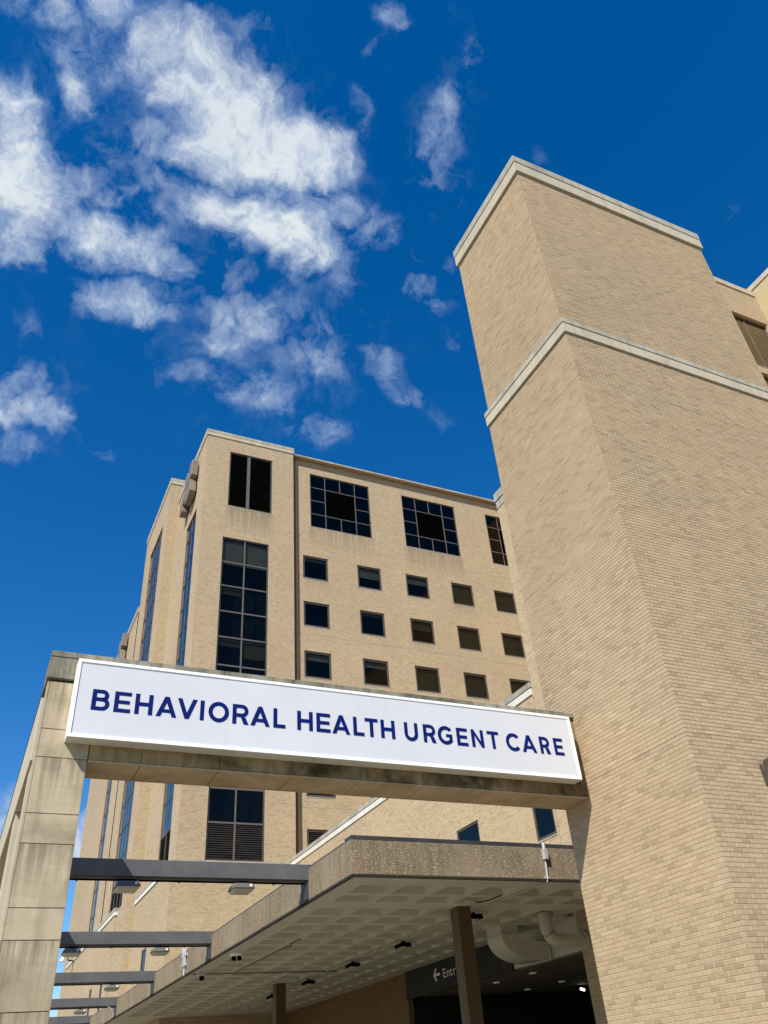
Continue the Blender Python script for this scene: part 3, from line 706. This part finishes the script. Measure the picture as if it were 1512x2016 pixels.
# lettering, one flat sheet of vinyl shapes per stroke
H = .305; T = .061
def arc(cx, cy, rx, ry, a0, a1, t, n=14):
    o = []
    for i in range(n):
        p0 = math.radians(a0+(a1-a0)*i/n); p1 = math.radians(a0+(a1-a0)*(i+1)/n)
        o.append([(cx+rx*math.cos(p0), cy+ry*math.sin(p0)), (cx+rx*math.cos(p1), cy+ry*math.sin(p1)),
                  (cx+(rx-t)*math.cos(p1), cy+(ry-t)*math.sin(p1)), (cx+(rx-t)*math.cos(p0), cy+(ry-t)*math.sin(p0))])
    return o
def rect(x0, x1, y0, y1): return [(x0, y0), (x1, y0), (x1, y1), (x0, y1)]
def glyph(ch, w):
    h, t = H, T; P = []
    if ch == 'I': P = [rect(0, w, 0, h)]
    elif ch == 'L': P = [rect(0, t, 0, h), rect(t, w, 0, t*.92)]
    elif ch == 'E':
        P = [rect(0, t, 0, h), rect(t, w, 0, t*.92), rect(t, w*.93, h/2-t*.44, h/2+t*.44), rect(t, w, h-t*.92, h)]
    elif ch == 'H': P = [rect(0, t, 0, h), rect(w-t, w, 0, h), rect(t, w-t, h/2-t*.47, h/2+t*.47)]
    elif ch == 'T': P = [rect(0, w, h-t*.92, h), rect(w/2-t/2, w/2+t/2, 0, h-t*.92)]
    elif ch in 'AV':
        tt = t*1.10; a = t*1.02; sx = w/2-a/2; yi = h*(w/2-tt)/sx
        L = [(0, 0), (tt, 0), (w/2, yi), (w/2, h), (sx, h)]; R_ = [(w-x, y) for x, y in reversed(L)]
        P = [L, R_]
        if ch == 'A':
            y0, y1 = h*.20, h*.20+t*.86; xi = lambda y: tt+sx*y/h
            P.append([(xi(y0), y0), (w-xi(y0), y0), (w-xi(y1), y1), (xi(y1), y1)])
        else: P = [[(x, h-y) for x, y in reversed(p)] for p in P]
    elif ch == 'O': P = arc(w/2, h/2, w/2, h/2*1.04, 0, 360, t*1.02, 40)
    elif ch == 'C': P = arc(w*.56, h/2, w*.56, h/2*1.04, 42, 318, t*1.02, 30)
    elif ch == 'G':
        P = arc(w*.54, h/2, w*.54, h/2*1.04, 42, 322, t*1.02, 30)
        P += [rect(w*.55, w*.97, h*.40, h*.40+t*.86), rect(w*.97-t*.96, w*.97, h*.15, h*.40)]
    elif ch == 'U':
        r = w/2; P = [rect(0, t, r*.95, h), rect(w-t, w, r*.95, h)] + arc(w/2, r*.95, r, r*.99, 180, 360, t, 20)
    elif ch in 'BR':
        bot = h*.44 if ch == 'B' else h*.36
        r = (h-bot)/2; ww = w*.93 if ch == 'B' else w*.97
        P = [rect(0, t, 0, h), rect(t, ww-r, h-t*.9, h), rect(t, ww-r, bot, bot+t*.9)] + arc(ww-r, bot+r, r, r, -90, 90, t*.95, 14)
        if ch == 'B':
            r2 = (bot+t*.9)/2; P += [rect(t, w-r2, 0, t*.9), rect(ww-r, w-r2, bot, bot+t*.9)] + arc(w-r2, r2, r2, r2, -90, 90, t*.95, 14)
        else: P += [[(w-t*1.28, 0), (w, 0), (ww*.64+t*.7, bot), (ww*.64-t*.5, bot)]]
    elif ch == 'N': P = [rect(0, t, 0, h), rect(w-t, w, 0, h), [(t, h-t*.25), (t, h-t*1.75), (w-t, t*.25), (w-t, t*1.75)]]
    return P
TEXT = [('B', 1.052, 1.295), ('E', 1.355, 1.585), ('H', 1.641, 1.89), ('A', 1.938, 2.235), ('V', 2.236, 2.528), ('I', 2.572, 2.632), ('O', 2.695, 3.002), ('R', 3.056, 3.307), ('A', 3.332, 3.634), ('L', 3.69, 3.894), ('H', 4.071, 4.325), ('E', 4.385, 4.617), ('A', 4.647, 4.949), ('L', 5.005, 5.205), ('T', 5.195, 5.435), ('H', 5.484, 5.734), ('U', 5.905, 6.15), ('R', 6.25, 6.484), ('G', 6.518, 6.801), ('E', 6.877, 7.089), ('N', 7.162, 7.399), ('T', 7.463, 7.705), ('C', 7.844, 8.12), ('A', 8.163, 8.46), ('R', 8.537, 8.75), ('E', 8.838, 9.037)]
for ch, x0, x1 in TEXT:
    tx = MB()
    if ch == 'T': x0 += .012
    if ch == 'L': x1 -= .012
    for i, pl in enumerate(glyph(ch, x1-x0)):
        yy = SY0+.0105-.0002*(i % 3)
        tx.poly([(x0+u, yy, 6.198+v) for u, v in pl])
    obj('letter', tx, 'navy', sg)

# ------------------------------------------------------------------ entrance canopy
CX0, CY0, CZ0, CZ1, CXE, CYE = 7.06, 16.22, 5.295, 6.00, 15.47, 44.48
cn = thing('entrance_canopy', (11, 30, 0), 'flat entrance canopy with pebbly fascia and coffered cream ceiling below the sign', 'canopy')
f = MB()
f.box(CX0, CXE, CY0, CY0+.45, CZ0+.025, CZ1); f.box(CX0, CX0+.45, CY0+.451, 56.0, CZ0+.025, CZ1)
f.box(CX0+.46, 15.15, CY0+.46, CYE, CZ1-.2, CZ1-.03); f.box(15.151, CXE, CY0+.46, 18.73, CZ1-.2, CZ1-.03); f.box(15.151, CXE, 20.2, CYE, CZ1-.2, CZ1-.03); f.box(CX0+.46, 9.2, CYE+.02, 56.0, CZ1-.2, CZ1-.03)
obj('fascia', f, 'aggregate', cn, bevel=.015)
f = MB(); f.box(CX0+.04, 14.9, CY0+.04, CY0+.4, CZ1+.002, CZ1+.10); obj('coping', f, 'coping_metal', cn)
f = MB(); f.box(CX0+.005, CX0+.15, CY0+.41, 56.0, CZ1+.002, CZ1+.028); obj('edge_trim', f, 'coping_metal', cn)
f = MB(); f.box(CX0+.008, CXE, CY0+.008, CY0+.08, CZ0-.016, CZ0+.024); f.box(CX0+.008, CX0+.08, CY0+.081, 56.0, CZ0-.016, CZ0+.024); obj('drip_shadow', f, 'dark', cn)  # dark strip drawn in place of the shadow line under the fascia
def soffit():
    """ceiling cast in rows of square coffers with sloping sides"""
    mb = MB(); zb, zt = CZ0, CZ0+.27
    xs = [(7.633+1.054*i, 7.633+1.054*i+.875) for i in range(7)]
    ys = [(17.03, 17.83), (18.06, 18.73)] + [(19.51+1.054*j, 20.27+1.054*j) for j in range(23)]
    X = [CX0+.081]+[v for p_ in xs for v in p_]+[15.15, 15.468]; Y = [CY0+.081]+[v for p_ in ys for v in p_]+[CYE]
    for i in range(len(X)-1):
        for jx in range(len(Y)-1):
            x0, x1, y0, y1 = X[i], X[i+1], Y[jx], Y[jx+1]
            if x0 > 15.1 and 18.7 < y0 < 20: continue      # open slot added beside the wall to let sun onto it
            if i % 2 == 1 and jx % 2 == 1 and x0 < 15:
                s_ = .06
                lo = [(x0, y0, zb), (x1, y0, zb), (x1, y1, zb), (x0, y1, zb)]
                hi = [(x0+s_, y0+s_, zt), (x1-s_, y0+s_, zt), (x1-s_, y1-s_, zt), (x0+s_, y1-s_, zt)]
                for e in range(4): mb.poly([lo[e], hi[e], hi[(e+1) % 4], lo[(e+1) % 4]])
                mb.poly(hi[::-1])
            else: mb.poly([(x0, y1, zb), (x1, y1, zb), (x1, y0, zb), (x0, y0, zb)])
    mb.poly([(CX0+.081, 56, zb), (9.2, 56, zb), (9.2, CYE, zb), (CX0+.081, CYE, zb)])
    return mb
obj('soffit', soffit(), 'soffit', cn)
for y in (19.08, 33.03):
    c = MB(); c.box(11.11, 11.495, y, y+.385, .12, CZ0-.002); obj('column', c, 'brown_metal', cn, bevel=.015)

# ------------------------------------------------------------------ entrance under the canopy
en = thing('entrance_porch', (16, 26, 0), 'dark recessed entrance porch with a cream header under the canopy', 'entrance')
ZH = 4.43
w = MB(); w.box(XW+.003, XW+.3, 20.13, 23.56, ZH, CZ0-.002); w.box(XW+.08, XW+.3, 23.561, 30.89, ZH+.02, CZ0-.002); obj('header', w, 'duct', en)
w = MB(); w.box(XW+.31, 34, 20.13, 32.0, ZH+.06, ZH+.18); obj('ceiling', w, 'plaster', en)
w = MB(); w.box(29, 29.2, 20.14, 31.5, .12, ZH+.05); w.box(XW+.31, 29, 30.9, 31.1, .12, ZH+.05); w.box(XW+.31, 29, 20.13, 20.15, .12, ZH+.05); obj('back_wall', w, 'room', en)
DL = [(17.1, 25.0, 'round downlight in the dark entrance ceiling nearest the cream header'), (17.06, 27.2, 'dim round downlight in the dark entrance ceiling right of the brown column'),
      (20.0, 27.5, 'round downlight in the dark entrance ceiling nearest the brick tower'), (19.9, 29.6, 'faint round downlight deepest in the dark entrance ceiling')]
for x, y, lab in DL:
    d = MB(); d.tube([(x, y, ZH+.03), (x, y, ZH+.062)], .12, 16); tag(obj('downlight', d, 'downlight'), lab, 'downlight', 'downlights in the entrance ceiling')
t = thing('spot_lamp', (21.8, 28.8, ZH), 'glaring twin lit spot lamp in the entrance beside the brick tower', 'lamp')
for dx, r in ((0, .042), (.62, .03)):
    d = MB(); d.tube([(21.75+dx, 28.8, 4.36), (21.81+dx, 28.66, 4.30)], r, 12); obj('bulb', d, 'lamp_on', t)
d = MB(); d.box(21.6, 22.5, 28.8, 28.88, 4.36, 4.50); obj('bracket', d, 'black_metal', t)
# direction sign
es = thing('entrance_sign', (XW, 27.2, ZH), 'long black panel with a white left arrow and Entrance, behind the brown column', 'sign')
d = MB(); d.box(XW-.06, XW+.075, 23.565, 30.89, ZH-.02, CZ0-.006); obj('panel', d, 'sign_black', es)
def text_mesh(txt, size):
    cu = bpy.data.curves.new('text', 'FONT'); cu.body = txt; cu.size = size
    o = bpy.data.objects.new('text', cu); COL.objects.link(o)
    bpy.context.view_layer.update()
    me = o.evaluated_get(bpy.context.evaluated_depsgraph_get()).to_mesh()
    vs = [v.co.copy() for v in me.vertices]; fs = [tuple(p.vertices) for p in me.polygons]
    o.evaluated_get(bpy.context.evaluated_depsgraph_get()).to_mesh_clear()
    bpy.data.objects.remove(o, do_unlink=True); bpy.data.curves.remove(cu)
    return vs, fs
xx = XW-.064; yy = 27.96
for ch in 'Entrance':
    vs, fs = text_mesh(ch, .40); d = MB()
    for p_ in fs: d.poly([(xx, yy-vs[i].x*1.22, 4.743+vs[i].y) for i in p_])
    obj('letter', d, 'sign_letter', es); yy -= max(v.x for v in vs)*1.22+.04
d = MB()
ar = [(0, .15), (.17, .35), (.27, .35), (.15, .195), (.48, .195), (.48, .115), (.15, .115), (.27, -.04), (.17, -.04)]
d.poly([(xx, 28.65-u, 4.743+v) for u, v in [ar[0], ar[1], ar[2], ar[3], (.15, .155)]]); d.poly([(xx, 28.65-u, 4.743+v) for u, v in [ar[0], (.15, .155), ar[6], ar[7], ar[8]]])
d.poly([(xx, 28.65-u, 4.743+v) for u, v in [(.15, .195), ar[4], ar[5], (.15, .115)]])
obj('arrow', d, 'sign_letter', es)
# ducts under the canopy
t = thing('air_duct', (14.7, 22, 5.29), 'boxy cream duct elbow curving from the coffered ceiling into the header', 'duct')
d = MB(); out_, in_ = [], []
for i in range(9):
    a = math.pi/2*i/8
    out_.append((14.97-1.07*math.cos(a), 5.01-.61*math.sin(a))); in_.append((14.97-.50*math.cos(a), 5.01-.13*math.sin(a)))
L_ = [(13.90, CZ0-.002)]+out_+[(XW, 4.44)]; R_ = [(14.47, CZ0-.002)]+in_+[(XW, 4.88)]
for i in range(len(L_)-1):
    a, b_, c_, e_ = L_[i], L_[i+1], R_[i+1], R_[i]
    for dd, fl in ((21.55, 1), (22.35, 0)):
        pts = [(u, dd, v) for u, v in (a, b_, c_, e_)]; d.poly(pts if fl else pts[::-1])
    q = lambda p_, dd: (p_[0], dd, p_[1])
    d.poly([q(a, 22.35), q(b_, 22.35), q(b_, 21.55), q(a, 21.55)]); d.poly([q(e_, 21.55), q(c_, 21.55), q(c_, 22.35), q(e_, 22.35)])
obj('elbow', d, 'duct', t)
d = MB(); d.box(13.86, 14.51, 21.51, 22.39, 5.05, 5.075); obj('flange', d, 'duct', t)
d = MB(); d.box(15.42, 15.45, 21.51, 22.39, 4.40, 4.92); obj('flange', d, 'duct', t)
t = thing('round_pipe', (14.3, 19.85, 5.29), 'round cream pipe bending from the ceiling toward the brick tower', 'pipe')
d = MB(); path = [(14.25, 19.87, CZ0-.002), (14.25, 19.87, 4.97)]+[(14.25+.34*(1-math.cos(a)), 19.87, 4.97-.34*math.sin(a)) for a in [math.pi/2*i/8 for i in range(1, 9)]]+[(XW-.001, 19.87, 4.63)]
d.tube(path, .167, 18); obj('pipe_bend', d, 'duct', t)
d = MB(); d.tube([(15.40, 19.87, 4.63), (XW-.002, 19.87, 4.63)], .215, 18); obj('collar', d, 'duct', t)
# surface conduits on the soffit
t = thing('ceiling_conduit', (11.9, 27, 5.28), 'thin cream conduit clipped along the coffered ceiling past the dark lamps', 'conduit')
d = MB(); d.tube([(11.9, 16.4, 5.272), (11.9, 44, 5.272)], .016, 6); obj('tube', d, 'duct', t)
for y in (17.6, 21.6, 25.6, 29.6, 33.6):
    d = MB(); d.box(11.86, 11.94, y, y+.05, 5.25, 5.293); obj('clip', d, 'duct', t)
t = thing('ceiling_track', (8.6, 27, 5.28), 'dark kinked conduit with a cross run on the ceiling near the two cameras', 'conduit')
d = MB(); d.tube([(8.58, 23.5, 5.272), (8.58, 24.3, 5.272), (8.70, 24.55, 5.272), (8.62, 24.95, 5.272), (8.58, 29.9, 5.272)], .018, 6); obj('tube', d, 'bronze_pale', t)
d = MB(); d.tube([(7.2, 29.95, 5.272), (12.3, 29.95, 5.272)], .018, 6); obj('cross_tube', d, 'bronze_pale', t)
t = thing('junction_conduit', (11.2, 18.2, 5.28), 'short looped cable and small box on the ceiling near the front edge', 'cable')
d = MB(); d.tube([(11.14, 18.35, 5.27), (11.27, 18.30, 5.23), (11.47, 18.08, 5.245), (11.55, 17.68, 5.27)], .014, 6); obj('cable', d, 'black_metal', t)
d = MB(); d.box(10.97, 11.16, 18.25, 18.44, 5.235, 5.293); obj('box', d, 'duct', t)
# grey conduit with box on the canopy front
t = thing('front_conduit', (11.9, 16.18, 5.4), 'silver conduit and small box strapped down the pebbly canopy front', 'conduit')
d = MB(); d.tube([(11.92, 16.18, 6.10), (11.915, 16.18, 5.95)], .04, 10); obj('hub', d, 'conduit', t)
d = MB(); d.tube([(11.91, 16.195, 5.78), (11.885, 16.195, 5.33), (11.885, 16.23, 5.265)], .022, 8); obj('tube', d, 'conduit', t)
d = MB(); d.box(11.855, 11.965, 16.12, 16.217, 5.73, 5.96); obj('box', d, 'conduit', t, bevel=.008)
d = MB(); d.box(11.82, 11.94, 16.185, 16.217, 5.33, 5.36); obj('strap', d, 'conduit', t)
# cables and brackets on the side fascia
t = thing('cable_bundle', (7.0, 30.5, 5.6), 'loose grey cables with a small bracket hanging over the canopy side', 'cable')
for k_ in range(4):
    yy = 30.3+.13*k_; d = MB(); d.tube([(7.08, yy, 6.5), (7.02, yy+.03*k_, 6.13), (7.0, yy-.07, 5.93), (7.01, yy+.08*(k_-1), 5.6), (7.04, 30.4, 5.28)], .013, 6); obj('cable', d, 'conduit', t)
d = MB(); d.box(6.99, 7.055, 30.15, 30.75, 5.86, 5.92); d.box(6.985, 7.055, 30.35, 30.48, 5.63, 5.86); d.box(6.99, 7.055, 30.2, 30.7, 5.57, 5.63); obj('bracket', d, 'conduit', t)

# ------------------------------------------------------------------ steel beams and their lights
beam_lab = ['nearest grey steel beam, left part in black shade, between the gate pillar and canopy', 'second grey steel beam back from the sign, with two flat lights under it',
            'third grey steel beam back, crossing the tall narrow podium windows', 'fourth grey steel beam back, with a curved cable at its canopy end', 'farthest visible grey steel beam, lowest in the photo at left']
def make_beam(y, lab):
    t = thing('steel_beam', (4, y, 5.74), lab, 'beam', 'steel beams from the screen wall to the canopy')
    d = MB(); d.box(1.182, CX0+.08, y, y+.23, 5.735, 6.07); obj('girder', d, 'steel_grey', t, bevel=.008)
    d = MB(); d.box(1.185, CX0+.02, y+.07, y+.16, 5.70, 5.733); obj('flange', d, 'bronze_pale', t)
    d = MB(); d.tube([(1.19, y+.20, 5.69), (CX0-.03, y+.20, 5.69)], .02, 6); obj('conduit', d, 'black_metal', t)
    for x in (2.0, 4.13, 6.27):
        d = MB(); d.box(x, x+.024, y+.17, y+.26, 5.66, 5.733); obj('clip', d, 'black_metal', t)
    d = MB(); d.box(CX0-.045, CX0-.004, y+.02, y+.40, 5.34, 5.733); obj('bracket', d, 'coping_metal', t)
    return t
for y, lab in zip(BYS, beam_lab): make_beam(y, lab)
ZL = 5.635
def frus(mb, x, y, r0, z0, r1, z1):
    p0 = [(x+sx*r0, y+sy*r0, z0) for sx, sy in ((-1,-1),(1,-1),(1,1),(-1,1))]; p1 = [(x+sx*r1, y+sy*r1, z1) for sx, sy in ((-1,-1),(1,-1),(1,1),(-1,1))]
    for i in range(4): mb.poly([p0[i], p0[(i+1) % 4], p1[(i+1) % 4], p1[i]])
    mb.poly(p1); mb.poly(p0[::-1])
def make_light(x, y, z, lab):
    t = thing('flat_light', (x, y, z), lab, 'light', 'flat lights under the steel beams')
    d = MB(); d.tube([(x, y, z+.10), (x, y, z+.005)], .04, 10); d.box(x-.09, x+.09, y-.09, y+.09, z-.002, z+.018); obj('mount', d, 'black_metal', t)
    d = MB(); frus(d, x, y, .255, z-.115, .205, z-.003); obj('housing', d, 'grey_fixture', t, bevel=.02)
    d = MB(); frus(d, x, y, .195, z-.18, .238, z-.116); obj('lens', d, 'lens', t, bevel=.024)
    d = MB(); d.poly([(x+.12, y-.247, z-.08), (x+.175, y-.247, z-.08), (x+.175, y-.231, z-.035), (x+.12, y-.231, z-.035)]); obj('sticker', d, 'sticker', t)
    return t
LIGHTS = [(3.03, 18.83, 'left flat light under the nearest steel beam, half in shade beside the pillar'), (5.51, 18.83, 'right flat light under the nearest steel beam, in full sun'),
          (3.03, 27.24, 'left flat light under the second steel beam, against the blue sky'), (5.54, 27.24, 'right flat light under the second steel beam, beside a tall narrow window'),
          (5.54, 35.38, 'flat light under the third steel beam'), (5.54, 43.29, 'small flat light under the fourth steel beam'), (5.54, 50.93, 'tiny flat light under the farthest steel beam')]
L0 = make_light(LIGHTS[0][0], LIGHTS[0][1], ZL, LIGHTS[0][2])
for x, y, lab in LIGHTS[1:]:
    L = copy_tree(L0); L.location = (x, y, ZL); L['label'] = lab
t = thing('loose_cable', (6.8, 43.2, 5.6), 'thin dark cable curving from the fourth steel beam to the canopy side', 'cable')
d = MB(); d.tube([(6.65, 43.17, 5.72), (6.83, 43.17, 5.63), (6.94, 43.17, 5.47), (6.96, 43.17, 5.31)], .016, 6); obj('cable', d, 'conduit', t)

# dark lamps under the canopy
def make_lamp(x, y, lab):
    z = 5.283
    t = thing('canopy_lamp', (x, y, z), lab, 'lamp', 'dark lamps under the canopy')
    d = MB(); d.tube([(x, y, z), (x, y, z-.08)], .053, 10); obj('mount', d, 'black_metal', t)
    d = MB(); pl = [(-.20, -.22), (-.22, -.13), (-.12, -.08), (.13, -.067), (.185, -.10), (.20, -.18), (.13, -.18), (-.13, -.17)]
    d.prism(pl, lambda u, v, dd: (x+u, y+dd, z+v), -.17, .17); obj('housing', d, 'black_metal', t, bevel=.012)
    d = MB(); d.poly([(x-.12, y+.11, z-.178), (x+.12, y+.11, z-.184), (x+.12, y-.11, z-.184), (x-.12, y-.11, z-.178)]); obj('lens', d, 'lens', t)
    return t
CL = [(11.94, 19.72, 'dark lamp under the canopy just right of the front brown column'), (11.94, 23.88, 'largest dark lamp left of the front brown column under the canopy'),
      (11.94, 27.68, 'dark lamp midway between the two brown columns'), (11.94, 31.80, 'dark lamp just right of the far brown column'), (11.94, 36.0, 'dark lamp just left of the far brown column')]
c0 = make_lamp(*CL[0])
for x, y, lab in CL[1:]:
    c_ = copy_tree(c0); c_.location = (x, y, 5.283); c_['label'] = lab
# security cameras
t = thing('multi_camera', (7.5, 25.9, 5.28), 'round multi-eye security camera under the canopy edge', 'camera')
d = MB(); d.tube([(7.5, 25.9, 5.293), (7.5, 25.9, 5.20)], .2, 20); obj('housing', d, 'sign_white', t, bevel=.012)
for k_ in range(4):
    a = math.pi/2*k_+.4; d = MB(); d.tube([(7.5+.11*math.cos(a), 25.9+.11*math.sin(a), 5.20), (7.5+.12*math.cos(a), 25.9+.12*math.sin(a), 5.11)], .06, 10); obj('eye', d, 'black_metal', t)
t = thing('dome_camera', (7.47, 29.75, 5.28), 'small square security camera with a black dome under the canopy edge', 'camera')
d = MB(); d.box(7.34, 7.60, 29.62, 29.88, 5.18, 5.293); obj('housing', d, 'conduit', t, bevel=.012)
d = MB(); d.tube([(7.47, 29.75, 5.18), (7.47, 29.75, 5.10), (7.47, 29.75, 5.07)], .08, 14); obj('dome', d, 'black_metal', t)
t = thing('roof_camera', (8.45, 74.5, 11.7), 'tiny white camera on an arm at the far podium roof edge, against sky', 'camera')
d = MB(); d.tube([(8.55, 74.5, 11.8), (8.1, 74.5, 11.9), (8.1, 74.5, 12.2)], .05, 8); d.box(7.85, 8.35, 74.3, 74.7, 12.15, 12.45); obj('arm', d, 'black_metal', t)
d = MB(); d.tube([(7.8, 74.4, 12.1), (7.6, 74.3, 11.75)], .14, 12); obj('housing', d, 'sign_white', t)
